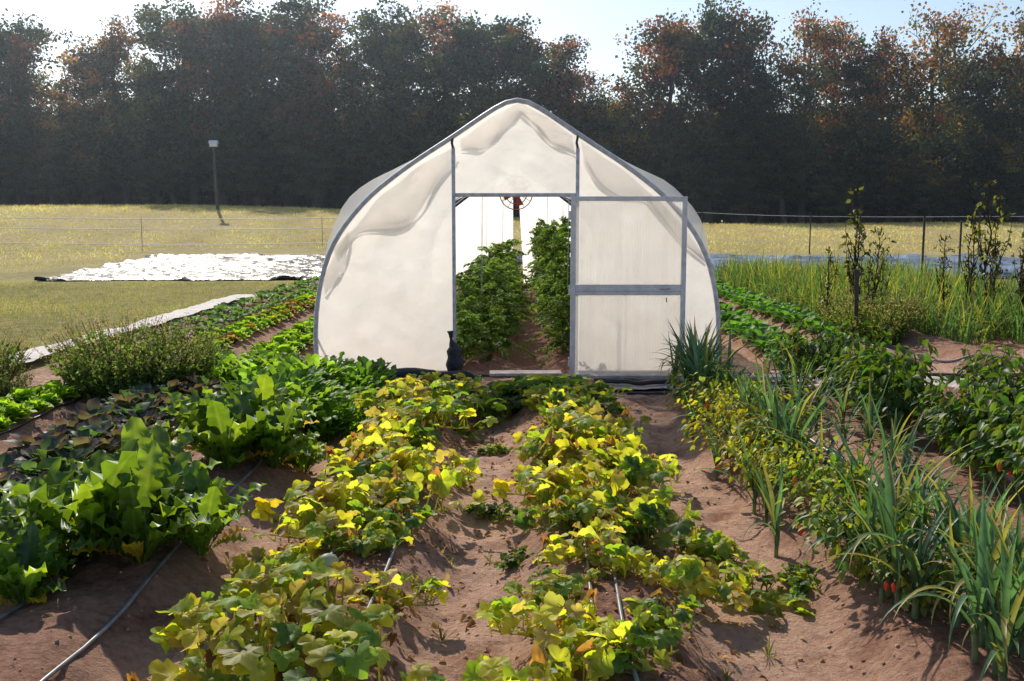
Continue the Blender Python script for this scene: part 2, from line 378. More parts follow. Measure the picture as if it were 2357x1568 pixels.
def tree(px, top, kind, Y, hs=.95):
    x = (px-1178)/2292*Y; gz = g(x, Y); H = ((500-top)/2292*Y+1.83-gz)*hs
    tm, cm = TV[kind][random.randrange(len(TV[kind]))]
    q = H/16*random.uniform(.85, 1.1)
    if H < 9: q = H/16*1.5
    t = obj("tree", None, None, (x, Y, gz-.1), random.uniform(0, 6.28), (q, q, H/16))
    t.empty_display_size = .5
    tag(t, DESC[kind], "tree", "trees along the wood edge")
    obj("trunk", tm, t); obj("crown", cm, t)
for px, top, kd, Yd in [(-60, 20, 'rust', 76), (15, 30, 'green', 77), (70, 105, 'rust', 75), (165, 185, 'orange', 76), (225, 115, 'orange', 74), (300, 50, 'orange', 76), (375, 140, 'green', 75), (450, 15, 'green', 77), (515, 0, 'rust', 75),
    (600, 15, 'green', 75), (665, -5, 'green', 78), (730, 30, 'rust', 75), (800, 110, 'rust', 77), (870, 65, 'green', 75), (940, 20, 'green', 76), (1015, 0, 'rust', 77), (1085, 25, 'green', 75), (1150, 55, 'green', 77), (1230, 60, 'rust', 75), (1305, 135, 'rust', 76),
    (1385, 205, 'gold', 75), (1440, 200, 'gold', 76), (1540, 35, 'rust', 75), (1630, -5, 'green', 76), (1700, 15, 'rust', 77), (1745, 140, 'green', 75), (1840, 10, 'bare', 74), (1890, 35, 'rust', 77), (1970, 95, 'rust', 75), (2040, 80, 'bare', 74), (2130, -5, 'bare', 75), (2180, 10, 'bare', 77), (2260, 100, 'orange', 75), (2340, 10, 'bare', 76), (2410, 40, 'rust', 77)]:
    tree(px, top, kd, Yd+7)
for i in range(24):
    px = -90+i*108; top = random.uniform(200, 260)
    tree(px, top, random.choice(['green', 'green', 'rust', 'orange']), random.uniform(88, 94))
for i in range(26):
    px = -70+i*98+random.uniform(-30, 30)
    tree(px, random.uniform(260, 380), random.choice(['green', 'gold', 'green', 'green']) if i > 13 else 'green', random.uniform(79, 83))
mb = MB(); n = 140000
x = R.uniform(-72, 72, n); yy = R.uniform(86, 118, n)
hmax = 8.5+3*fbm(x*.12, yy*.2, 31)+2*ss(95, 115, yy)
P = np.stack([x, yy, gh(x, yy)+hmax*R.rand(n)**.8], 1)
C = np.array([(.03, .045, .02), (.035, .05, .022), (.045, .055, .025), (.05, .045, .02)])[R.randint(0, 4, n)]*R.uniform(.6, 1.3, (n, 1))
scatter(mb, DIA*np.array([1.7, 1, 1]), DIAF, P, R.randn(n, 3), R.randn(n, 3), R.uniform(.4, .9, n), C)
tag(obj("woodland_undergrowth", mb.mesh("woodland_undergrowth", M_tree, False)), "dense dark woodland mass behind the tree edge", "woodland", kind="stuff")

# ------------------------------------------------------------------ GREENHOUSE
GX, GY, GL = .06, 11.4, 16.5
half = [(0, 3.17), (.12, 3.12), (.35, 2.98), (.70, 2.74), (1.21, 2.42), (1.66, 2.08), (1.98, 1.72), (2.14, 1.45), (2.24, 1.13), (2.31, .73), (2.32, .35), (2.30, .0)]
hp = np.array(half)
zz = hp[::-1, 1]; xx = hp[::-1, 0]
def hw(z): return np.interp(z, zz, xx)
def smooth_arch(n=61):
    full = np.vstack([hp[::-1]*[-1, 1], hp[1:]])
    d = np.concatenate([[0], np.cumsum(np.linalg.norm(np.diff(full, axis=0), axis=1))]); u = np.linspace(0, d[-1], n)
    a = np.stack([np.interp(u, d, full[:, 0]), np.interp(u, d, full[:, 1])], 1)
    for _ in range(2): a[1:-1] = .25*a[:-2]+.5*a[1:-1]+.25*a[2:]
    return a
A = smooth_arch()
gh_ = obj("greenhouse", None, None, (GX, GY, 0))
tag(gh_, "pointed arch plastic greenhouse tunnel with open doorway", "greenhouse")
def part(name, mb, mat, parent=gh_, smooth=True, bev=0, label=None):
    o = obj(name, mb.mesh(name, mat, smooth), parent)
    if bev:
        b = o.modifiers.new("bevel", 'BEVEL'); b.width = bev; b.segments = 2
    if label: o["label"] = label
    return o
ny = 111; yv = np.linspace(0, GL, ny); mb = MB()
cen = np.array([0, 1.2]); dirs = nrm(A-cen)
arc = np.linspace(-1, 1, len(A))
sh = np.exp(-((np.abs(arc)-.52)/.17)**2)
V = np.zeros((ny, len(A), 3))
for i, yy_ in enumerate(yv):
    hoopph = abs(math.sin(math.pi*yy_/1.5))
    off = .03+.24*sh*min(1, yy_/.35)*(.8+.5*vn(arc*4, arc*0+yy_*1.2, 4))*(1 if yy_ < 2 else .8)-.03*hoopph*(1-sh)+.035*vn(arc*14, arc*0+yy_*5, 8)*min(1, yy_/.2)
    off = off*(A[:, 1] > .02)
    q = A+dirs*off[:, None]
    V[i, :, 0] = q[:, 0]; V[i, :, 1] = yy_-.03; V[i, :, 2] = q[:, 1]
mb.add(V, gridF(ny, len(A)))
part("cover", mb, M_cover, label="translucent white plastic cover sagging over the hoops")
for k in range(8):
    mb = MB(); yk = -.03 if k == 0 else 4.2+(k-1)*1.8
    pts = np.stack([A[:, 0], np.full(len(A), yk), A[:, 1]], 1)
    tube(mb, pts, .027 if k == 0 else .012, 8)
    part("hoop", mb, M_galv)
def panel(xa, xb, za, zb, nu=40, nv=50, yo=0.0, billow=.03, seed=1, mb=None):
    mb = mb or MB(); z = np.linspace(za, zb, nv); V = np.zeros((nv, nu, 3))
    for j, zj in enumerate(z):
        a = xa(zj); b = xb(zj); x = np.linspace(a, b, nu); V[j, :, 0] = x; V[j, :, 2] = zj
        e = np.sin(np.pi*np.linspace(0, 1, nu))*math.sin(math.pi*(j+.5)/nv)
        V[j, :, 1] = yo+billow*e*(1+1.6*vn(x*1.3, x*0+zj*1.3, seed))+.07*fbm(x*2.5+zj*1.5, x*0+zj*2.0, seed+5, 3)*e**.5
    mb.add(V, gridF(nv, nu)); return mb
PL, PR_ = -.705, .665; HZ = 2.08
mb = panel(lambda z: -hw(z)+.01, lambda z: PL, .0, 2.72, seed=2)
panel(lambda z: PR_, lambda z: hw(z)-.01, .0, 2.72, seed=3, mb=mb)
panel(lambda z: max(PL, -hw(z)+.01), lambda z: min(PR_, hw(z)-.01), HZ, 3.15, seed=4, mb=mb)
part("end_wall", mb, M_end, label="cream translucent plastic end wall lit from behind")
def fold(top, bot, yo, seed):
    top = np.array(top); bot = np.array(bot); n = 50; u = np.linspace(0, 1, n)
    def rs(p):
        d = np.concatenate([[0], np.cumsum(np.linalg.norm(np.diff(p, axis=0), axis=1))]); d /= d[-1]
        q = np.stack([np.interp(u, d, p[:, 0]), np.interp(u, d, p[:, 1])], 1)
        for _ in range(8): q[1:-1] = .25*q[:-2]+.5*q[1:-1]+.25*q[2:]
        return q
    a = rs(top); b = rs(bot); m = 14; V = np.zeros((m, n, 3))
    for j in range(m):
        t = j/(m-1); q = a*(1-t)+b*t; V[j, :, 0] = q[:, 0]; V[j, :, 2] = q[:, 1]; V[j, :, 1] = yo+.05*t+.08*vn(q[:, 0]*4+t*2, q[:, 1]*4, seed)
    mb = MB(); mb.add(V, gridF(m, n))
    bb = np.stack([b[:, 0], np.full(n, yo+.09), b[:, 1]], 1)
    tube(mb, bb, .005+.014*np.sin(u*9+seed)**2, 6)
    tube(mb, bb+np.array([.0, .05, .08]), .004+.016*np.sin(u*7+seed+1)**2, 6)
    part("film_fold", mb, M_fold, label="loose folded film shading the end wall")
fold([(-2.1, 1.48), (-1.9, 1.72), (-1.62, 2.04), (-1.2, 2.38), (-.72, 2.68)], [(-2.1, 1.44), (-1.85, 1.72), (-1.6, 1.72), (-1.25, 1.78), (-1.08, 1.98), (-.98, 2.18), (-.72, 2.5)], .03, 1)
fold([(-.66, 2.72), (-.3, 2.97), (0, 3.12)], [(-.66, 2.62), (-.42, 2.62), (-.2, 2.82), (0, 3.02)], .02, 3)
fold([(0, 3.12), (.3, 2.97), (.62, 2.74)], [(0, 3.02), (.18, 2.86), (.34, 2.68), (.62, 2.58)], .02, 4)
fold([(.72, 2.68), (1.2, 2.38), (1.62, 2.04), (1.9, 1.72), (2.1, 1.45)], [(.72, 2.5), (.86, 2.25), (1.12, 2.1), (1.4, 2.12), (1.6, 1.86), (1.8, 1.62), (2.1, 1.38)], .03, 6)
fold([(-2.24, 1.1), (-2.1, 1.45), (-1.95, 1.7)], [(-2.24, 1.0), (-2.02, 1.3), (-1.93, 1.66)], .04, 8)
for nm, x0, z1 in (("door_post", -.72, 2.72), ("door_post", .68, 2.72)):
    mb = MB(); box(mb, (x0-.02, -.055, -.05), (x0+.02, -.012, z1-.12)); part(nm, mb, M_galv, bev=.004)
    mb = MB(); tube(mb, [(x0, -.04, z1-.13), (x0-.015, -.045, z1-.06), (x0, -.03, z1+.02)], .016, 6); part("pipe_clamp", mb, M_post)
mb = MB(); box(mb, (-.698, -.05, HZ-.022), (.658, -.014, HZ+.02)); part("header_beam", mb, M_galv, bev=.004)
for sx in (-1, 1):
    mb = MB(); tube(mb, [(sx*2.3, 0, .42), (sx*2.3, GL, .42)], .015, 6); part("side_rail", mb, M_galv)
mb = MB(); tube(mb, [(-2.3, -.06, .05), (-1.4, -.07, .045), (-.72, -.06, .05)], .03, 8); part("sill_pipe", mb, M_galv)
mb = MB(); tube(mb, [(.7, -.03, .05), (2.28, -.03, .05)], .025, 8); part("sill_pipe", mb, M_galv)
mb = panel(lambda z: -hw(z)+.01, lambda z: -.03 if z < 2.4 else 0, 0, 3.1, seed=9, billow=.04)
panel(lambda z: (.13+.06*(2.4-z)) if z < 2.4 else 0.0, lambda z: hw(z)-.01, 0, 3.1, seed=12, billow=.04, mb=mb)
for v in mb.v: v[:, 1] += GL-.05
part("rear_wall", mb, M_end, label="white plastic far end wall with parted curtain")
door = obj("door", None, gh_, (.60, -.16, .0)); door["label"] = "open aluminium framed door with ribbed clear panels"
DW, DH = 1.30, 2.06
def dpart(nm, boxes, mat, bev=.004):
    mb = MB()
    for a, b in boxes: box(mb, a, b)
    return part(nm, mb, mat, door, False, bev)
dpart("frame", [((0, -.03, 0), (.055, .015, DH)), ((DW-.055, -.03, 0), (DW, .015, DH)), ((.055, -.028, DH-.05), (DW-.055, .013, DH)), ((.055, -.028, 0), (DW-.055, .013, .055))], M_alu)
dpart("rail", [((.055, -.027, .955), (DW-.055, .012, 1.0)), ((.055, -.035, 1.003), (DW-.055, .012, 1.045)), ((.055, -.027, 1.048), (DW-.055, .012, 1.075))], M_alu)
for z0, z1 in ((.055, .955), (1.075, DH-.05)):
    mb = MB(); xg = np.linspace(.055, DW-.055, 119); yg = -.005+.003*np.sin(xg*300); V = np.zeros((12, 119, 3))
    for j, zj in enumerate(np.linspace(z0, z1, 12)): V[j, :, 0] = xg; V[j, :, 1] = yg+.003*math.sin(zj*6); V[j, :, 2] = zj
    mb.add(V, gridF(12, 119)); part("panel", mb, M_poly, door)
mb = MB(); tube(mb, [(DW-.3, -.05, 1.03), (DW-.27, -.06, 1.033), (DW-.2, -.06, 1.033), (DW-.17, -.05, 1.03)], .007, 6); box(mb, (DW-.28, -.042, 1.018), (DW-.19, -.036, 1.042)); part("handle", mb, M_galv, door)
mb = MB(); tube(mb, [(DW-.22, -.05, .93), (DW-.22, -.055, .9), (DW-.215, -.05, .88)], .006, 6); part("latch", mb, M_post, door)
for z in (.2, 1.02, 1.85):
    mb = MB(); tube(mb, [(-.012, -.03, z-.05), (-.012, -.03, z+.05)], .012, 8); part("hinge", mb, M_alu, door)

fan = obj("circulation_fan", None, None, (GX, 14.6, 2.18)); tag(fan, "small round red fan hanging under greenhouse ridge", "fan")
mb = MB()
th = np.linspace(0, 2*np.pi, 33)
for r_, yo in ((.24, 0), (.24, .1), (.16, -.02), (.08, -.03)):
    tube(mb, np.stack([r_*np.cos(th), th*0+yo, r_*np.sin(th)], 1), .008, 5, cap=False)
for k in range(12):
    a = k*math.pi/6; tube(mb, [(0, -.04, 0), (.24*math.cos(a), 0, .24*math.sin(a))], .004, 4)
part("cage", mb, M_red, fan)
mb = MB()
for k in range(4):
    a = k*math.pi/2
    V = [(.03*math.cos(a), .04, .03*math.sin(a)), (.2*math.cos(a), .02, .2*math.sin(a)), (.2*math.cos(a+.6), .07, .2*math.sin(a+.6)), (.03*math.cos(a+1), .06, .03*math.sin(a+1))]
    mb.add(V, [[0, 1, 2, 3]])
part("blade", mb, M_red, fan)
mb = MB(); tube(mb, [(0, -.03, 0), (0, .05, 0), (0, .16, 0)], [.05, .06, .04], 10); tube(mb, [(0, .05, .05), (0, .05, .94)], .01, 5); part("motor", mb, M_post, fan)

def sack(name, pts, rad, label):
    mb = MB(); pts = np.array(pts, float); k = 26; u = np.linspace(0, 1, k); ud = np.linspace(0, 1, len(pts))
    P = np.stack([np.interp(u, ud, pts[:, j]) for j in range(3)], 1); rr = np.interp(u, ud, rad)*(1+.12*np.sin(u*31))
    for _ in range(2): P[1:-1] = .25*P[:-2]+.5*P[1:-1]+.25*P[2:]
    tube(mb, P, rr, 14)
    for v in mb.v: v += .012*np.stack([vn(v[:, 2]*18, v[:, 0]*18, 3), vn(v[:, 0]*18, v[:, 1]*18, 4), v[:, 0]*0], 1)
    o = obj(name, mb.mesh(name, M_sack)); tag(o, label, "sandbag", "sandbags by the doorway")
M_sack = prmat("black_sack", (.028, .03, .036), .7, 0, 12, .3, bump=.6, bscale=25)
sack("sandbag", [(-.655, 11.2, .0), (-.655, 11.2, .1), (-.65, 11.19, .25), (-.66, 11.2, .36), (-.685, 11.2, .42), (-.69, 11.2, .46), (-.70, 11.2, .55)], [.06, .09, .09, .07, .03, .015, .035], "black filled sack standing upright against door post")
sack("sandbag", [(-1.5, 11.14, .06), (-1.4, 11.12, .07), (-.95, 11.08, .07), (-.86, 11.05, .06), (-.5, 11.0, .07), (-.40, 10.99, .05), (-.34, 10.98, .05)], [.03, .065, .075, .05, .065, .025, .035], "long black filled sack lying along the sill")

# ------------------------------------------------------------------ TARPS, FABRIC, HOSES
def sheet(name, corners, mat, label, cat, amp=.05, nu=90, nv=60, seed=1, up=.02, rag=.0):
    c = np.array(corners, float); V = np.zeros((nv, nu, 3)); u = np.linspace(0, 1, nu)
    for j in range(nv):
        t = j/(nv-1); a = c[0]*(1-t)+c[3]*t; b = c[1]*(1-t)+c[2]*t
        q = a[None]*(1-u[:, None])+b[None]*u[:, None]
        q = q+rag*np.stack([fbm(q[:, 1]*.9, q[:, 0]*.9, seed, 3)*2, fbm(q[:, 0]*.7, q[:, 1]*.7, seed+9, 3)*1.2], 1)*(np.minimum(1, np.abs(t-.5)*2)**2)
        wr = np.abs(vn(q[:, 0]*.5+q[:, 1]*.25, q[:, 1]*1.3, seed))+.5*np.abs(vn(q[:, 0]*1.9, q[:, 1]*2.7, seed+2))+.25*np.abs(vn(q[:, 0]*3.9, q[:, 1]*4.7, seed+2))
        e = 1 if 0 < j < nv-1 else 0
        V[j, :, 0] = q[:, 0]; V[j, :, 1] = q[:, 1]; V[j, :, 2] = gh(q[:, 0], q[:, 1])+up+amp*wr*e
    mb = MB(); mb.add(V, gridF(nv, nu)[:, [0, 3, 2, 1]]); o = obj(name, mb.mesh(name, mat)); tag(o, label, cat); return o
sheet("black_tarp", [(-13.4, 28.6), (-1.0, 29.4), (1, 44), (-16, 43.5)], M_black, "shiny black plastic silage tarp spread on grass", "tarp", .22, 200, 140, 1, .03, .5)
sheet("black_tarp", [(1.2, 30), (22, 29), (24, 42), (1.6, 43)], M_blue, "wrinkled black plastic tarp spread on the ground", "tarp", .36, 200, 120, 5, .03, .4)
sheet("fabric_strip", [(-6.35, 9.6), (-5.85, 9.6), (-5.75, 22.5), (-6.2, 22.5)], M_geo, "pale landscape fabric strip along the garden edge", "ground fabric", .06, 8, 180, 3, .08, .08)
sheet("fabric_strip", [(.9, 10.3), (5.6, 10.25), (5.6, 11.0), (.9, 11.0)], M_geo2, "dusty grey landscape fabric on the cross path", "ground fabric", .03, 80, 20, 6, .035, .05)
for x0, y0, L_, a_ in ((2.75, 10.75, 1.1, .05), (3.9, 10.6, 1.0, -.04), (1.4, 10.85, 1.1, .02), (.15, 11.0, .8, .03)):
    mb = MB(); box(mb, (-L_/2, -.12, 0), (L_/2, .12, .03)); o = obj("wooden_board", mb.mesh("wooden_board", M_board, False), None, (x0, y0, .085), a_); tag(o, "pale weathered board lying on the cross path", "board", "boards on the path")
def hose(pts, r, col, label, name="drip_hose", lift=.0, wob=.02):
    pts = np.array(pts, float); k = 70; u = np.linspace(0, 1, k); ud = np.concatenate([[0], np.cumsum(np.linalg.norm(np.diff(pts, axis=0), axis=1))]); ud /= ud[-1]
    x = np.interp(u, ud, pts[:, 0]); y = np.interp(u, ud, pts[:, 1])
    for _ in range(6): x[1:-1] = .25*x[:-2]+.5*x[1:-1]+.25*x[2:]; y[1:-1] = .25*y[:-2]+.5*y[1:-1]+.25*y[2:]
    x = x+wob*fbm(u*6, u*0+pts[0, 0], 3, 2); y = y+wob*fbm(u*6, u*0+pts[0, 1], 8, 2)
    z = gh(x, y); z = np.convolve(np.pad(z, 2, 'edge'), np.ones(5)/5, 'valid')+r*1.2+lift
    mb = MB(); tube(mb, np.stack([x, y, z], 1), r, 8, col); o = obj(name, mb.mesh(name, M_hose)); tag(o, label, "irrigation hose", "irrigation hoses")
    return o
grey = (.20, .2, .21); blk = (.03, .03, .035)
for x0 in (-.92, -.62, .34, .46):
    hose([(x0, 2.6), (x0+.03, 5), (x0-.02, 8), (x0, 10.4)], .009, grey, "dusty black drip tape running along the squash bed", wob=.04)
hose([(-1.75, 2.4), (-1.7, 4.0), (-1.7, 5.4), (-1.8, 9.8)], .009, grey, "dusty drip tape beside leafy greens", wob=.01)
hose([(-2.2, 2.6), (-2.15, 5.4), (-2.15, 9.6)], .009, grey, "dusty drip tape beside leafy greens")
hose([(-4.05, 6), (-4.05, 8), (-4.0, 10.2)], .010, blk, "black drip tape along lettuce row")
hose([(2.5, 10.2), (2.38, 8.9), (2.5, 7.5), (2.45, 6.4), (2.4, 5.4), (2.95, 4.6)], .011, (.4, .4, .42), "grey drip tape curving between pepper rows", wob=.06)
hose([(2.3, 11.15), (3, 11.25), (5, 11.2), (9, 11.3)], .02, blk, "black irrigation main pipe across the path", "irrigation_pipe", .02, .1)
hose([(1.2, 10.2), (2, 10.1), (5, 10.15), (9, 10.3)], .015, blk, "black irrigation main pipe across the path", "irrigation_pipe", 0, .1)
hose([(-.6, 11.25), (.2, 11.32), (.6, 11.2)], .014, blk, "black hose lying across the doorway", "irrigation_pipe")
hose([(1.0, 10.55), (1.7, 10.52)], .025, blk, "black pipe offcut on the path", "irrigation_pipe", .05, .01)
hose([(4.6, 13.6), (5.0, 12.8), (5.6, 12.3), (6.4, 11.9)], .014, (.3, .3, .3), "loose grey hose on bare soil")
mb = MB(); tube(mb, [(0, 0, 0), (0.01, 0, .35), (0, 0, .78)], [.03, .027, .027], 8); tube(mb, [(-.0, 0, .74), (0, 0, .86)], .036, 8); tube(mb, [(0, 0, .8), (.09, 0, .8)], .015, 6)
o = obj("water_riser", mb.mesh("water_riser", M_post), None, (4.85, 14.0, g(4.85, 14.0)), 0, 1.1); tag(o, "black upright water riser pipe among herbs", "riser pipe")

# ------------------------------------------------------------------ FENCES, POLE
def fence(name, pts, h, wires, label, pw=.02, net=False, wr=.014):
    e = obj(name, None, None, (0, 0, 0)); tag(e, label, "fence")
    for (x, y) in pts:
        mb = MB(); tube(mb, [(x, y, g(x, y)-.05), (x, y, g(x, y)+h)], pw, 6); o = obj("post", mb.mesh("post", M_post), e)
    for w in wires:
        P = []
        for (a, b) in zip(pts[:-1], pts[1:]):
            for t in np.linspace(0, 1, 8)[:-1]:
                x = a[0]*(1-t)+b[0]*t; y = a[1]*(1-t)+b[1]*t; z = (g(*a)*(1-t)+g(*b)*t)+w-.25*t*(1-t)*.4
                P.append((x, y, z))
        P.append((*pts[-1], g(*pts[-1])+w))
        mb = MB(); tube(mb, P, wr, 4, cap=False); obj("wire", mb.mesh("wire", M_wire), e)
    if net:
        mb = MB()
        for (a, b) in zip(pts[:-1], pts[1:]):
            n_ = int(math.dist(a, b)/.3)
            for t in np.linspace(0, 1, n_):
                x = a[0]*(1-t)+b[0]*t; y = a[1]*(1-t)+b[1]*t; z0 = g(x, y)
                tube(mb, [(x, y, z0+wires[0]), (x, y, z0+wires[-1])], .002, 3, cap=False)
        obj("netting", mb.mesh("netting", M_wire), e)
fence("electric_fence", [(-34, 48), (-17.2, 46.5), (-9, 47.5), (0, 48.5)], 1.35, [.1, .8, 1.28], "low electric fence with white tape on thin posts", .012, wr=.018)
fence("electric_fence", [(5, 48), (9, 47.5), (13.4, 45), (21, 45), (32, 46)], 1.9, [.5, 1.1, 1.7], "electric fence with white wires on steel posts", .03, wr=.008)
fence("garden_fence", [(10.9, 26.5), (13, 29), (19, 30)], 1.75, [.15, .35, .55, .75, .95, 1.15, 1.35, 1.55], "thin garden fence of wire netting on steel posts", .03, True, wr=.003)
bx, by = -17.7, 60; bz = g(bx, by)
e = obj("birdhouse_pole", None, None, (bx, by, bz)); tag(e, "white birdhouse on a tall weathered wooden pole", "birdhouse")
mb = MB(); tube(mb, [(0.12, 0, -.2), (.03, 0, 2), (0, 0, 3.75)], [.10, .09, .08], 10); obj("pole", mb.mesh("pole", M_wood), e)
mb = MB(); box(mb, (-.2, -.17, 3.75), (.2, .17, 3.95)); mb.add([(-.26, -.2, 3.95), (.26, -.2, 3.95), (.26, 0, 4.12), (-.26, 0, 4.12)], [[0, 1, 2, 3]]); mb.add([(-.26, .2, 3.95), (.26, .2, 3.95), (.26, 0, 4.12), (-.26, 0, 4.12)], [[0, 1, 2, 3]]); mb.add([(-.2, -.17, 3.952), (-.2, .17, 3.952), (-.2, 0, 4.1)], [[0, 1, 2]]); mb.add([(.2, -.17, 3.952), (.2, .17, 3.952), (.2, 0, 4.1)], [[0, 1, 2]])
obj("birdhouse", mb.mesh("birdhouse", M_white, False), e)

# ------------------------------------------------------------------ PLANT MESHES
def rs(seed): return np.random.RandomState(seed)
def palmT(n=25):
    th = np.linspace(-math.pi, math.pi, n, endpoint=False)+.0001
    r = .84+.13*np.cos(5*th)+.04*np.cos(15*th); r *= 1-.75*np.exp(-((np.abs(th)-math.pi)/.25)**2)
    V = [(0, 0, 0)]
    for k, f in ((0, .5), (1, 1.)):
        for i in range(n):
            x = math.sin(th[i])*r[i]*f; y = math.cos(th[i])*r[i]*f
            z = .10*f-.17*k+.07*f*math.cos(5*th[i]+math.pi)*1.2+.05*math.sin(3*th[i]+1)*f
            V.append((x, y, z))
    F3 = [[0, 1+i, 1+(i+1) % n] for i in range(n)]
    F4 = [[1+i, 1+n+i, 1+n+(i+1) % n, 1+(i+1) % n] for i in range(n)]
    return np.array(V)*.5, F3, F4
PT, PF3, PF4 = palmT()
SQ = {'y': [(.54, .49, .05), (.42, .46, .04), (.30, .40, .04), (.55, .43, .05), (.46, .47, .07), (.22, .34, .04), (.46, .48, .10), (.30, .16, .07), (.16, .26, .05), (.50, .49, .06), (.36, .30, .12)],
      'g': [(.09, .17, .04), (.12, .22, .04), (.07, .14, .035), (.19, .27, .04), (.3, .34, .04)],
      'm': [(.26, .37, .05), (.18, .30, .04), (.38, .44, .06), (.50, .47, .05), (.11, .21, .04), (.24, .34, .05), (.15, .26, .05), (.22, .12, .05), (.48, .46, .06)]}
def squash(seed, pal, n=60, rad=.42, hmax=.25):
    r = rs(seed); mb = MB(); pal = np.array(SQ[pal]); ends = []
    for k in range(6):
        a = r.uniform(0, 6.28); q = [np.array([0, 0, .02])]
        for s_ in range(7): a += r.uniform(-.5, .5); q.append(q[-1]+np.array([math.cos(a)*.06, math.sin(a)*.06, r.uniform(-.01, .02)])); ends.append(q[-1])
        tube(mb, q, .007, 5, (.34, .34, .14))
    for i in range(n):
        e_ = ends[r.randint(len(ends))]; pp = e_[:2]+r.randn(2)*.06
        rr = min(rad*1.25, np.linalg.norm(pp)); a = math.atan2(pp[1], pp[0]); h = hmax*(1-.5*(rr/rad/1.25)**2)*r.uniform(.3, 1.2)
        p = np.array([pp[0], pp[1], h])
        b = np.array([e_[0], e_[1], 0.02])
        mid = (p+b)/2+np.array([0, 0, .03])
        c = pal[r.randint(len(pal))]*r.uniform(.7, 1.25)
        brown = c[1] < c[0]*.6
        tube(mb, [b, mid, p], [.005, .004, .003], 4, (.36, .38, .14), False)
        f = np.array([math.cos(a), math.sin(a), r.uniform(-.75, .2)])+r.randn(3)*.38
        up = np.array([r.randn()*.48, r.randn()*.48-.25, 1])
        s_ = r.uniform(.10, .205)*(.6 if brown else 1)
        T = PT.copy(); T[:, 2] += r.uniform(-.5, 1.)*T[:, 0]**2*2+r.uniform(-.6, .35)*T[:, 1]**2*1.5+.025*r.randn(len(T))
        if brown: T[:, 2] *= 3; T[:, 0] *= .5
        rad_ = np.linalg.norm(PT[:, :2], axis=1)*2
        edgec = np.clip(1+.5*(rad_-.5)[:, None]*np.array([1, .55, .2])*r.uniform(-.3, 1.2), .3, 2)
        k0 = mb.n; scatter(mb, T, PF3, p, f, up, s_, c, edgec)
        mb.f.append(np.asarray(PF4)+k0)
    return mb.mesh("squash_plant", M_squash)
SQM = {'y': [squash(i, 'y') for i in range(20, 26)], 'g': [squash(i, 'g', 62) for i in range(30, 33)], 'm': [squash(i, 'm') for i in range(40, 45)]}
def sq(x, y, p, sc):
    lab = {'y': "squash plant with yellowing backlit leaves", 'g': "healthy dark green squash plant", 'm': "sprawling squash plant with mixed green and yellow leaves"}[p]
    put(random.choice(SQM[p]), "squash_plant", x, y, lab, "squash plant", "squash plants in the beds", sc)
for x, y, p, s_ in [(-.98, 3.55, 'y', .85), (-.6, 3.45, 'm', .9), (-.78, 3.9, 'y', .9), (-.3, 3.4, 'm', .55), (-1.2, 3.45, 'y', .6), (-.55, 4.25, 'y', .55), (-1.0, 4.35, 'm', .5), (-1.12, 4.75, 'y', .6), (-.75, 4.75, 'm', .5), (-1.0, 5.05, 'y', .7), (-.7, 5.2, 'm', .6), (-.95, 5.45, 'y', .95), (-.65, 5.6, 'y', .9), (-1.0, 5.95, 'm', .95), (-.6, 6.2, 'y', .9), (-.95, 6.5, 'y', .95), (-.65, 6.9, 'm', .9), (-.38, 6.6, 'm', .45), (-.95, 7.1, 'y', .8), (-.8, 7.5, 'y', .95), (-.65, 7.95, 'm', .95), (-.88, 8.35, 'y', .95), (-.62, 8.7, 'm', .95), (-.95, 9.0, 'm', .95), (-.72, 9.35, 'y', .95), (-.4, 8.2, 'g', .5),
    (.12, 3.4, 'y', .75), (.45, 3.5, 'm', .65), (.2, 3.85, 'y', .7), (.55, 3.95, 'm', .5), (.25, 4.25, 'm', .5), (.35, 4.65, 'y', .65), (.75, 4.45, 'y', .7), (1.05, 4.6, 'm', .65), (1.4, 4.75, 'g', .4), (.65, 4.95, 'm', .85), (.95, 5.15, 'm', .6), (.32, 5.15, 'm', .65), (.55, 5.45, 'y', .95), (.3, 5.85, 'y', .85), (.68, 5.95, 'm', .85), (.42, 6.35, 'y', .95), (.7, 6.65, 'y', .85), (.27, 6.85, 'm', .65), (.5, 7.1, 'y', .95), (.75, 7.45, 'm', .75), (.38, 7.6, 'y', .95), (.65, 8.0, 'y', .95), (.33, 8.2, 'm', .8), (.5, 8.45, 'y', .9),
    (.0, 8.9, 'g', .95), (.45, 9.0, 'g', .95), (.8, 9.1, 'g', .8), (.2, 9.4, 'g', 1), (.65, 9.4, 'g', 1), (-.1, 9.6, 'g', .9), (-.2, 9.1, 'm', .6), (.0, 5.05, 'g', .28), (-.08, 5.9, 'g', .36), (-1.35, 9.2, 'g', .6), (-.15, 7.6, 'g', .3)]:
    sq(x, y, p, (s_, s_, s_*.88) if y < 8.8 else (s_, s_, s_*.7))
mb = MB(); th = np.linspace(0, np.pi, 12)
tube(mb, np.stack([np.cos(th)*.055, th*0, th*0], 1), np.maximum(.004, np.sin(th)*.045), 14, (.33, .35, .30)); tube(mb, [(.05, 0, 0), (.08, 0, .02)], .006, 5, (.2, .2, .08))
o = obj("squash_fruit", mb.mesh("squash_fruit", M_leek), None, (-.88, 4.58, g(-.88, 4.58)+.03), .6); tag(o, "pale green squash fruit lying under leaves", "squash")

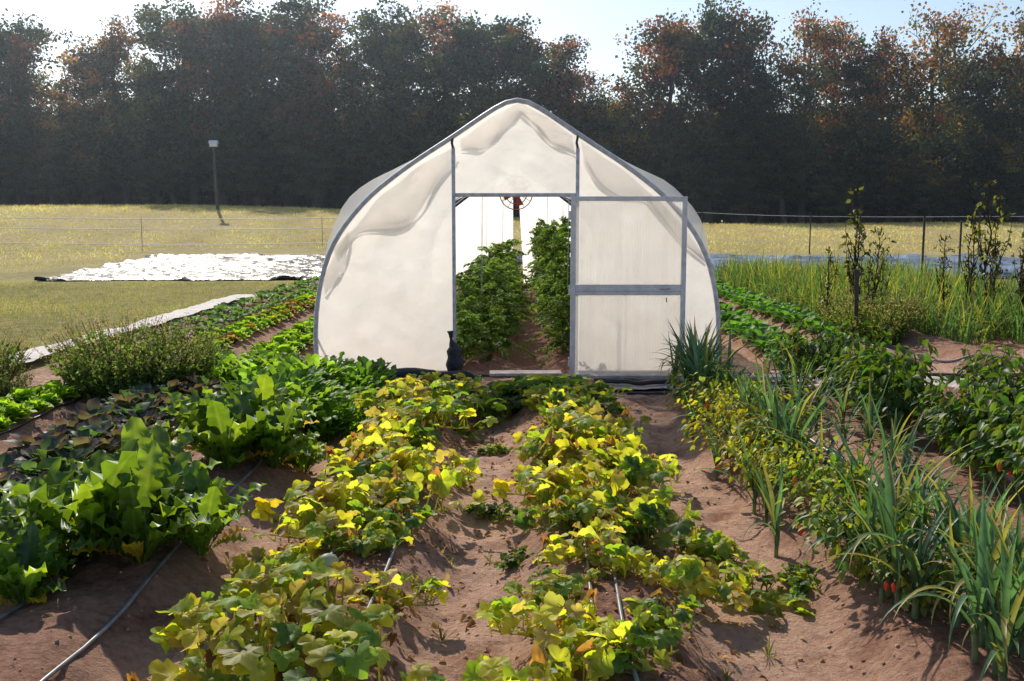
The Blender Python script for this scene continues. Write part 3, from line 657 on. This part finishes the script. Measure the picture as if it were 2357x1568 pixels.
pr_ch = lambda t: np.interp(t, [0, .22, .4, .65, .85, .96, 1], [.09, .13, .6, 1, .8, .35, .06])
def chard(seed, n=28):
    r = rs(seed); mb = MB()
    for i in range(n):
        a = i*2.4+r.uniform(-.3, .3); u = i/n
        el = math.radians(90-38*(u)-r.uniform(0, 14)); L = r.uniform(.40, .64)*(1-.3*u)
        c = np.array([(.055, .125, .022), (.085, .19, .025), (.15, .29, .03)][r.randint(3)])
        if u > .8 and r.rand() < .6: c = np.array((.48, .36, .03))
        leaf(mb, L, L*.14, pr_ch, a, el, r.uniform(.3, 1.25), (math.cos(a)*.03, math.sin(a)*.03, 0), 20, 9, .3, .62, 46, c*.85, c*1.15, .3, r, r.uniform(-.12, .12), midrib=c*1.3+.06)
    return mb.mesh("leafy_green_plant", M_chard)
CH = [chard(50+i) for i in range(5)]
for x, y, s_ in [(-1.8, 4.65, 1.0), (-2.1, 4.8, 1.15), (-1.6, 4.95, .85), (-1.95, 5.15, 1.1), (-2.35, 4.6, .95), (-2.2, 4.3, .7), (-2.45, 5.0, .95), (-2.25, 5.4, .9), (-1.9, 6.5, 1.1), (-1.65, 6.7, .95), (-2.1, 6.8, 1.0), (-1.85, 7.1, 1.05), (-1.5, 7.0, .6), (-2.15, 7.35, .85)]:
    put(random.choice(CH), "leafy_green_plant", x, y, "large upright leafy green with wavy backlit leaves", "leafy vegetable", "leafy greens in the bed", s_)
pr_sp = lambda t: np.interp(t, [0, .4, .55, .75, .92, 1], [.14, .16, .7, 1, .75, .1])
def tatsoi(seed, purple):
    r = rs(seed); mb = MB()
    for i in range(20):
        a = i*2.4+r.uniform(-.2, .2); u = i/20
        c = np.array((.06, .022, .065) if (purple and r.rand() < .7) else (.03, .075, .045))
        leaf(mb, r.uniform(.16, .24), .05, pr_sp, a, math.radians(84-44*u), r.uniform(.4, 1.1), (0, 0, 0), 8, 5, .25, .2, 16, (.2, .28, .16), c, .1, r)
    return mb.mesh("dark_greens_plant", M_gloss)
TA = [tatsoi(60, True), tatsoi(61, True), tatsoi(62, False), tatsoi(63, True)]
yy_ = 4.9
while yy_ < 9.4:
    for xo in (-3.34, -3.1, -2.9):
        put(random.choice(TA), "bok_choy_plant", xo+random.uniform(-.05, .05), yy_+random.uniform(-.08, .08), "low rosette of glossy dark purple green leaves", "leafy vegetable", "bok choy row", random.uniform(.85, 1.25))
    yy_ += .25
def lettuce(seed, cols, n=26, L=.14):
    r = rs(seed); mb = MB()
    for i in range(n):
        a = i*2.4; u = i/n; c = np.array(cols[r.randint(len(cols))])
        leaf(mb, L*r.uniform(.7, 1.1), L*.42, lambda t: np.interp(t, [0, .3, .7, 1], [.25, .6, 1, .7]), a, math.radians(85-65*u), .5, (0, 0, 0), 6, 7, .25, .35, 17, c*.8, c*1.3, .3, r)
    return mb.mesh("lettuce", M_leaf)
LG = [lettuce(70, [(.18, .33, .03), (.24, .38, .04)]), lettuce(71, [(.16, .30, .03)])]; LR = [lettuce(72, [(.13, .05, .035), (.2, .17, .04), (.14, .22, .03)]), lettuce(73, [(.2, .12, .04), (.18, .27, .03)])]
yy_ = 7.6
while yy_ < 9.6:
    for xo in (-4.4, -4.15): put(random.choice(LG), "lettuce", xo, yy_+random.uniform(-.05, .05), "bright green frilly lettuce head", "lettuce", "green lettuces", random.uniform(.8, 1.2))
    yy_ += .3
for xo, y0, y1, mix in ((-4.2, 12.2, 25, 1), (-3.85, 12.2, 25, 1), (-3.1, 12.1, 22, 0), (-2.8, 12.1, 22, 0)):
    yy_ = y0
    while yy_ < y1:
        me = random.choice(LR if (mix and random.random() < .4) else LG)
        put(me, "lettuce", xo, yy_, "red and green leaf lettuce in row" if me in LR else "green leaf lettuce in row", "lettuce", "lettuces in rows by the tunnel", random.uniform(1.0, 1.45)); yy_ += random.uniform(.3, .36)
def collard(seed, c0, n=13, L=.3):
    r = rs(seed); mb = MB()
    for i in range(n):
        a = i*2.4; u = i/n; c = np.array(c0)*r.uniform(.8, 1.25)
        leaf(mb, L*r.uniform(.8, 1.15), L*.3, pr_sp, a, math.radians(80-50*u), r.uniform(.4, 1.2), (0, 0, .02), 8, 5, .2, .25, 12, c, c*1.2, .1, r, midrib=(.2, .26, .15))
    return mb.mesh("collard_plant", M_gloss)
CO = [collard(80, (.07, .14, .06)), collard(81, (.08, .16, .06))]; CO2 = [collard(82, (.06, .16, .03), 16, .28), collard(83, (.08, .2, .03), 16, .28)]
for xo in (-5.1, -4.8):
    yy_ = 12.6
    while yy_ < 26: put(random.choice(CO), "collard_plant", xo+random.uniform(-.05, .05), yy_, "young blue green collard plant on raised bed", "collard plant", "collard row", random.uniform(.55, .8)); yy_ += .5
for xo, y0, y1 in ((3.3, 12.1, 24), (3.65, 12.1, 24), (4.5, 13.6, 26), (4.85, 15, 26)):
    yy_ = y0
    while yy_ < y1: put(random.choice(CO2), "spinach_plant", xo+random.uniform(-.05, .05), yy_, "glossy dark green leafy plant in dense row", "leafy vegetable", "dark leafy row by the tunnel", random.uniform(.7, 1.0)); yy_ += .36
pr_ar = lambda t: np.interp(t, [0, .2, .28, .36, .44, .52, .6, .7, .82, .92, 1], [.12, .2, .6, .3, .8, .35, .95, .5, 1, .7, .08])
def arugula(seed, n=75, c0=(.09, .20, .03)):
    r = rs(seed); mb = MB()
    for i in range(n):
        a = r.uniform(0, 6.28); q = r.rand()**.5*.16; b = (q*math.cos(a), q*math.sin(a), r.uniform(0, .14))
        c = np.array(c0)*r.uniform(.6, 1.5)
        leaf(mb, r.uniform(.13, .27), .034, pr_ar, a+r.uniform(-1, 1), math.radians(r.uniform(45, 88)), r.uniform(.5, 1.5), b, 12, 5, .2, .3, 20, c, c*1.15, 0, r)
    return mb.mesh("mustard_green_plant", M_leaf)
AR = [arugula(90+i) for i in range(3)]; AR2 = [arugula(94, 75, (.16, .30, .035)), arugula(95, 75, (.13, .26, .035))]
for i in range(34):
    t = i/33; y = 7.9+2.4*t; x = -2.0+.36*math.sin(i*2.3)
    put(random.choice(AR+AR2), "mustard_green_plant", x+random.uniform(-.1, .1)+.2, y, "feathery bright green mustard plant", "leafy vegetable", "mustard greens in bed", random.uniform(.8, 1.25))
for i in range(16):
    put(random.choice(AR2), "mustard_green_plant", -2.95+random.uniform(-.5, .4), 10.1+random.uniform(-.3, .9), "bright lime green leafy bush", "leafy vegetable", "mustard greens in bed", random.uniform(1., 1.3))
for i in range(7):
    put(random.choice(AR), "mustard_green_plant", -1.6+random.uniform(-.25, .2), 10.2+random.uniform(-.4, .4), "feathery green mustard plant near the doorway", "leafy vegetable", "mustard greens in bed", random.uniform(.85, 1.05))
def herb(seed, n=260, rad=.45, H=.75, c=(.10, .17, .05), spike=(.28, .24, .22)):
    r = rs(seed); mb = MB(); c = np.array(c)
    for i in range(n):
        a = r.uniform(0, 6.28); q = r.rand()**.5; lean = .25+.5*q
        d = nrm(np.array([math.cos(a)*lean, math.sin(a)*lean, 1])); L = H*(1-.2*q*q)*r.uniform(.7, 1.15)
        b = np.array([math.cos(a)*q*rad*.6, math.sin(a)*q*rad*.6, 0]); p1 = b+d*L*.5; p2 = b+d*L+np.array([0, 0, -.02])
        tube(mb, [b, p1, p2], [.003, .0025, .0015], 3, (.12, .14, .05), False)
        m = 28; t = r.uniform(.12, .85, m)[:, None]; P = b+(p2-b)*t
        f = r.randn(m, 3)+d*.7
        scatter(mb, DIA, DIAF, P, f, r.randn(m, 3), r.uniform(.025, .05, m), c*r.uniform(.5, 1.5, (m, 1)))
        m = 8; t = r.uniform(.86, 1.1, m)[:, None]; P = b+(p2-b)*t
        scatter(mb, DIA, DIAF, P, r.randn(m, 3)+d*.5, r.randn(m, 3), r.uniform(.010, .018, m), np.array(spike)*r.uniform(.6, 1.3, (m, 1)))
    return mb.mesh("herb_bush", M_leaf)
HB = [herb(100), herb(101, 230, .42, .7)]; HB2 = herb(102, 260, .5, .72, (.15, .21, .06), (.36, .32, .22))
for x, y, s_ in [(-3.75, 9.5, 1.25), (-3.5, 9.8, 1.15), (-3.95, 9.9, 1.1), (-4.9, 9.2, .7), (-5.2, 9.5, .85)]:
    put(random.choice(HB), "herb_bush", x, y, "bushy herb with faded flower spikes on bed edge", "herb bush", "flowering herb bushes", s_)
for x, y, s_ in [(5.15, 14.3, 1.15), (5.5, 14.8, 1.05)]:
    put(HB2, "herb_bush", x, y, "pale seeding herb bush with thin spikes", "herb bush", "flowering herb bushes", s_)
pr_lk = lambda t: np.interp(t, [0, .1, .6, 1], [.6, 1, .8, .03])
def leek(seed, n=9, L0=.62, W=.0165, c0=(.075, .15, .078), yel=.2):
    r = rs(seed); mb = MB()
    tube(mb, [(0, 0, -.02), (0, 0, .08), (0, 0, .18)], [.015, .014, .012], 8, (.2, .26, .14))
    for i in range(n):
        a = (i % 2)*math.pi+r.uniform(-.6, .6); c = np.array(c0)*r.uniform(.7, 1.4)
        c2 = c*1.2 if r.rand() > yel else np.array((.38, .3, .08))
        leaf(mb, L0*r.uniform(.55, 1.15), W*r.uniform(.7, 1.25), pr_lk, a, math.radians(r.uniform(64, 89)), r.uniform(.1, .9) if r.rand() < .5 else r.uniform(1.2, 2.7), (0, 0, .06+.012*i), 12, 3, .5, 0, 1, c, c2, 0, r, bend=r.uniform(-.2, .2))
    return mb.mesh("leek_plant", M_leek)
LK = [leek(110+i) for i in range(9)]
def rowleek(x0, y0, x1, y1, n, j=.08, s0=.85, s1=1.2):
    for i in range(n):
        t = (i+random.random()*.6)/n
        put(random.choice(LK), "leek_plant", x0*(1-t)+x1*t+random.uniform(-j, j), y0*(1-t)+y1*t, "leek with arching blue green strap leaves", "leek", "leeks in the bed", random.uniform(s0, s1))
rowleek(1.85, 3.3, 1.85, 4.6, 36, .24, .7, 1.05)
rowleek(1.9, 4.6, 1.88, 8.2, 24, .16, .75, 1.05)
rowleek(1.45, 5.0, 1.5, 8.0, 7, .08, .65, .95)
rowleek(2.5, 5.9, 2.75, 8.2, 8, .08, .65, .9)
rowleek(1.8, 8.7, 1.75, 9.9, 24, .15, .9, 1.15)
rowleek(2.65, 8.2, 2.7, 9.7, 7, .1, .75, 1.0)
FRC = [(.65, .04, .02), (.65, .2, .02), (.12, .24, .03)]; FRM = []
for c in FRC:
    fr = MB(); tube(fr, [(0, 0, 0), (0, 0, -.015), (0, 0, -.035), (0.003, 0, -.055)], [.004, .014, .012, .002], 8, c); FRM.append(fr.mesh("fruit", M_fruit))
def pepper(seed, n=440, rad=.28, H=.6, c0=(.055, .12, .022), size=.08):
    r = rs(seed); mb = MB()
    tube(mb, [(0, 0, 0), (.01, 0, .12), (0, .01, .24)], [.009, .008, .007], 6, (.12, .16, .05))
    tips = []
    for k in range(16):
        a = k*2.4; e = np.array([math.cos(a)*rad*r.uniform(.5, 1.05), math.sin(a)*rad*r.uniform(.5, 1.05), H*r.uniform(.4, 1.05)]); tips.append(e)
        tube(mb, [(0, 0, .16), e*.5+np.array([0, 0, .08]), e], [.006, .005, .003], 4, (.10, .16, .05), False)
    tips = np.array(tips); q = r.uniform(.3, 1.05, n)[:, None]
    P = np.array([0, 0, .12])*(1-q)+tips[r.randint(0, 16, n)]*q+r.randn(n, 3)*.055
    d = nrm(P-np.array([0, 0, H*.5])+1e-3)
    f = d*np.array([1, 1, .2])+np.array([0, 0, -.55])+r.randn(n, 3)*.4
    C = np.array(c0)*r.uniform(.55, 1.6, (n, 1)); C[:, 0] *= r.uniform(.8, 1.8, n)
    scatter(mb, OV, OVF, P, f, np.array([0, 0, 1])+r.randn(n, 3)*.4, r.uniform(.7, 1.25, n)*size, C)
    return mb.mesh("foliage", M_gloss)
PD = [pepper(120), pepper(121), pepper(122)]; PY = [pepper(123, 480, .30, .40, (.16, .24, .03), .052), pepper(124, 480, .30, .40, (.25, .30, .03), .048), pepper(125, 480, .30, .40, (.11, .19, .03), .052)]
def pep(x, y, v, s_, lab):
    fo = random.choice(v)
    e = obj("pepper_plant", None, None, (x, y, g(x, y)-.02), random.uniform(0, 6.28), s_); tag(e, lab, "pepper plant", "pepper plants in the beds")
    obj("foliage", fo, e)
    H = .40 if v is PY else .6
    for k in range(random.randint(4, 7) if v is PY else 1):
        a = random.uniform(0, 6.28); obj("fruit", random.choice(FRM), e, (math.cos(a)*.29, math.sin(a)*.29, H*random.uniform(.35, .75)), 0, 1)
for x, y, s_ in [(1.55, 7.0, 1.05), (1.8, 6.6, 1), (1.6, 6.15, 1), (1.75, 7.45, 1), (1.65, 7.95, 1), (1.75, 5.65, .9), (1.65, 4.5, 1.0), (1.8, 4.15, .8), (1.75, 4.95, 1.0), (1.85, 8.4, .9), (1.6, 8.8, .8), (2.1, 3.8, .75)]:
    pep(x, y, PY, s_, "yellow green pepper bush with small ripe fruits")
yy_ = 5.0
while yy_ < 9.9:
    pep(3.08+random.uniform(-.12, .14), yy_, PD, random.uniform(.85, 1.15), "dark green bushy pepper plant")
    yy_ += .36
for x, y in [(3.3, 11.5), (3.55, 8.9), (3.65, 9.6)]:
    pep(x, y, PD, .9, "dark green bushy pepper plant")
for x, y in [(4.1, 6.2), (4.2, 6.7), (4.15, 7.2), (4.3, 7.7), (4.2, 8.3), (4.3, 8.9)]:
    pep(x, y, PD, .9, "dark green bushy pepper plant")
def onion(seed):
    r = rs(seed); mb = MB()
    for i in range(48):
        q = r.uniform(-.27, .27); q2 = r.uniform(-.24, .24); c = np.array((.11, .2, .06))*r.uniform(.6, 1.4)
        c2 = c if r.rand() > .4 else np.array((.48, .36, .08))
        leaf(mb, r.uniform(.42, .8), .0105, pr_lk, r.uniform(0, 6.28), math.radians(r.uniform(64, 90)), r.uniform(0, .7) if r.rand() < .7 else 1.8, (q, q2, 0), 6, 3, .6, 0, 1, c, c2, 0, r)
    return mb.mesh("onion_clump", M_leek)
ON = [onion(135+i) for i in range(5)]
for xo, y0, y1 in ((5.6, 16.5, 27), (6.0, 15.6, 27), (6.6, 14.2, 27), (7.1, 13.4, 27), (7.6, 13.2, 26), (8.2, 13.6, 26), (8.8, 14.5, 26), (9.4, 16, 26)):
    yy_ = y0
    while yy_ < y1: put(random.choice(ON), "onion_clump", xo+random.uniform(-.1, .1), yy_, "clump of upright green onion leaves with yellow tips", "onion", "onion rows", random.uniform(.9, 1.35)); yy_ += .44
def okra(seed, H=2.0):
    r = rs(seed); mb = MB(); k = 9; t = np.linspace(0, 1, k)
    P = np.stack([np.cumsum(r.randn(k)*.03), np.cumsum(r.randn(k)*.03), t*H], 1)
    tube(mb, P, .018*(1-t)+.005, 6, (.05, .03, .028))
    for b_ in range(3):
        tt = r.uniform(.15, .5); s0 = np.array([np.interp(tt, t, P[:, j]) for j in range(3)]); a = r.uniform(0, 6.28); e1 = s0+np.array([math.cos(a)*.15, math.sin(a)*.15, .4]); e2 = e1+np.array([math.cos(a)*.05, math.sin(a)*.05, .4])
        tube(mb, [s0, e1, e2], [.010, .007, .003], 5, (.05, .03, .028))
        for q in range(8):
            z = s0+(e1-s0)*r.rand() if q < 2 else e1+(e2-e1)*r.rand()
            scatter(mb, OV2, OV2F, z, r.randn(1, 3), np.array([0, 0, 1])+r.randn(1, 3)*.5, r.uniform(.05, .1), np.array((.11, .12, .04))*r.uniform(.5, 1.5))
    for i in range(34):
        tt = r.uniform(.3, 1); b = np.array([np.interp(tt, t, P[:, j]) for j in range(3)]); a = r.uniform(0, 6.28)
        d = np.array([math.cos(a), math.sin(a), .9]); e = b+d*r.uniform(.03, .12)
        tube(mb, [b, (b+e)/2, e, e+np.array([0, 0, .06])], [.004, .005, .012, .001], 5, (.07, .05, .035), False)
        if r.rand() < .7:
            m = 2; scatter(mb, OV2, OV2F, e+r.randn(m, 3)*.04, np.stack([d]*m)*[1, 1, -.4]+r.randn(m, 3)*.6, np.array([0, 0, 1])+r.randn(m, 3)*.5, r.uniform(.04, .13, m), np.array((.11, .12, .04))*r.uniform(.5, 1.6, (m, 1)))
    return mb.mesh("okra_plant", M_gloss)
OK = [okra(140+i, 1.8+.14*i) for i in range(6)]
for x, y, s_ in [(5.35, 15.6, .95), (5.55, 16, 1.0), (5.75, 15.8, .8), (5.2, 16.2, .75), (5.5, 15.2, .65), (6.1, 16.4, .65), (7.0, 15.4, .8), (7.15, 15.0, 1.0), (7.35, 15.3, .95), (7.6, 14.8, .85), (7.9, 15.2, .8), (7.0, 14.6, .65), (7.75, 14.5, .7), (7.4, 14.3, .75), (8.1, 14.8, .7), (6.9, 15.9, .75), (8.3, 16, .8), (7.25, 15.7, .9)]:
    put(random.choice(OK), "okra_plant", x, y, "tall dark stemmed okra stalk with sparse leaves", "okra plant", "tall okra stalks", s_)
def tomato(seed, H, n=75, LL=1.):
    r = rs(seed); mb = MB()
    tube(mb, [(0, 0, 0), (.03, 0, H*.5), (0, 0, H)], [.012, .01, .006], 6, (.14, .2, .06))
    for i in range(n):
        tt = r.uniform(.08, 1)**.9; a = i*2.4+r.uniform(-.4, .4); L = LL*r.uniform(.12, .5)*(1-.5*tt)
        el = r.uniform(-.3, .9); b = np.array([0, 0, tt*H]); k = 9
        u = np.linspace(.2, 1, k)[:, None]; d = np.array([math.cos(a)*math.cos(el), math.sin(a)*math.cos(el), math.sin(el)])
        P = b+d*L*u+np.array([0, 0, -.3*L])*u**2
        tube(mb, [b, P[3], P[-1]], .003, 3, (.12, .18, .05), False)
        P = np.repeat(P, 3, 0); m = len(P); side = np.cross(d, [0, 0, 1]); sg = np.tile([-1, 0, 1], k)[:, None]
        scatter(mb, OV2, OV2F, P+r.randn(m, 3)*.01, side*sg+d*.6+np.array([0, 0, -.3])+r.randn(m, 3)*.25, np.array([0, 0, 1])+r.randn(m, 3)*.3, r.uniform(.04, .085, m), np.array((.12, .21, .045))*r.uniform(.5, 1.7)*r.uniform(.8, 1.25, (m, 1)))
    return mb.mesh("tomato_plant", M_leaf)
TMs = [tomato(150, 1.15, 46, 1.35), tomato(151, .95, 46, 1.35), tomato(154, 1.05, 42, 1.45)]; TMt = [tomato(152, 1.8, 44, 1.15), tomato(153, 1.6, 40, 1.15), tomato(155, 1.75, 36, 1.25)]
yy_ = 12.2
while yy_ < 25:
    put(random.choice(TMs), "tomato_plant", GX-.22+random.uniform(-.12, .08), yy_, "bushy green tomato plant inside the tunnel", "tomato plant", "tomato plants", random.uniform(.5, .75) if yy_ < 13.4 else random.uniform(.6, 1.1))
    put(random.choice(TMs), "tomato_plant", GX-.64+random.uniform(-.1, .1), yy_-.15, "bushy green tomato plant inside the tunnel", "tomato plant", "tomato plants", random.uniform(.5, .75) if yy_ < 13.4 else random.uniform(.6, .95))
    put(random.choice(TMs if yy_ < 12.9 else TMt), "tomato_plant", GX+.66+random.uniform(-.14, .12), yy_+.2, "tall tomato vine trained up strings", "tomato plant", "tomato plants", random.uniform(.7, 1.05) if yy_ > 12.9 else .7)
    yy_ += .54
for k in range(14):
    mb = MB(); x = (.72 if k % 3 else -.38)+R.uniform(-.15, .15); y_ = 12.2+k*.8
    tube(mb, [(GX+x, y_, .9), (GX+x+.02, y_, 2.5)], .003, 3, cap=False); tag(obj("plant_string", mb.mesh("plant_string", M_galv)), "thin white trellis string above the tomato row", "string", "trellis strings")
mb = MB(); n = 2600; px = np.concatenate([R.normal(-.8, .3, n//2), R.normal(.45, .3, n//2)]); py = R.uniform(3.2, 9.5, n)
P = np.stack([px, py, gh(px, py)+.012], 1)
scatter(mb, OV*np.array([1, 1, 1.6]), OVF, P, R.randn(n, 3)*[1, 1, .3], np.array([0, 0, 1])+R.randn(n, 3)*.5, R.uniform(.02, .06, n), np.array([(.26, .15, .07), (.36, .25, .13), (.18, .10, .05)])[R.randint(0, 3, n)])
tag(obj("leaf_litter", mb.mesh("leaf_litter", M_grass)), "dry brown leaf litter and straw on squash beds", "leaf litter", kind="stuff")
def weed(seed):
    r = rs(seed); mb = MB()
    for i in range(14): leaf(mb, r.uniform(.06, .16), .004, pr_lk, r.uniform(0, 6.28), r.uniform(.5, 1.4), r.uniform(.2, 1.2), (0, 0, 0), 4, 3, .3, 0, 1, (.14, .2, .05), (.2, .24, .07), 0, r)
    return mb.mesh("weed", M_leaf)
WD = [weed(160), weed(161)]
for i in range(50):
    x = random.choice([-1.4, -.2, 1.15, -2.6, 2.3, .9])+random.uniform(-.25, .25); put(random.choice(WD), "weed", x, random.uniform(3.6, 10), "small grassy weed sprouting from the soil", "weed", "weeds between beds", random.uniform(.4, 1.0))

# ------------------------------------------------------------------ HAZE VOLUME, added to lift the far tones in place of lens haze
mb = MB(); box(mb, (-140, 30, -3), (140, 135, 32))
mm, nt, out = newmat("added_haze_volume"); vs = N(nt, 'ShaderNodeVolumeScatter'); vs.inputs['Density'].default_value = .0010; vs.inputs['Anisotropy'].default_value = .7; vs.inputs['Color'].default_value = (.68, .82, 1, 1)
nt.links.new(vs.outputs[0], out.inputs['Volume'])
tag(obj("added_haze", mb.mesh("added_haze", mm, False)), "thin scattering volume added over the field to imitate lens haze", "added_haze", kind="structure")

# ------------------------------------------------------------------ LIGHT, SKY, CAMERA
AZ, EL = math.radians(-20), math.radians(36)
sv = Vector((math.sin(AZ)*math.cos(EL), math.cos(AZ)*math.cos(EL), math.sin(EL)))
sd = bpy.data.lights.new("sun", 'SUN'); sd.energy = 5; sd.angle = math.radians(.8); sd.color = (1, .925, .80)
so = bpy.data.objects.new("sun", sd); COL.objects.link(so); so.rotation_euler = sv.to_track_quat('Z', 'Y').to_euler(); so.location = (0, 0, 30)
w = bpy.data.worlds.new("World"); scene.world = w; w.use_nodes = True; nt = w.node_tree; nt.nodes.clear()
sk = nt.nodes.new('ShaderNodeTexSky'); sk.sky_type = 'NISHITA'; sk.sun_disc = False; sk.sun_elevation = EL; sk.sun_rotation = AZ; sk.dust_density = .8; sk.air_density = 1.0; sk.ozone_density = 1.2
bg = nt.nodes.new('ShaderNodeBackground'); bg.inputs[1].default_value = .135; wo = nt.nodes.new('ShaderNodeOutputWorld')
nt.links.new(sk.outputs[0], bg.inputs[0]); nt.links.new(bg.outputs[0], wo.inputs[0])
cd = bpy.data.cameras.new("camera"); cd.lens = 35; cd.sensor_width = 36; cd.clip_end = 2000; cd.clip_start = .05
co = bpy.data.objects.new("camera", cd); COL.objects.link(co); co.location = (0, 0, 1.83); co.rotation_euler = (math.radians(90-7.06), 0, 0)
scene.camera = co
scene.view_settings.view_transform = 'Standard'; scene.view_settings.look = 'None'; scene.view_settings.exposure = 0
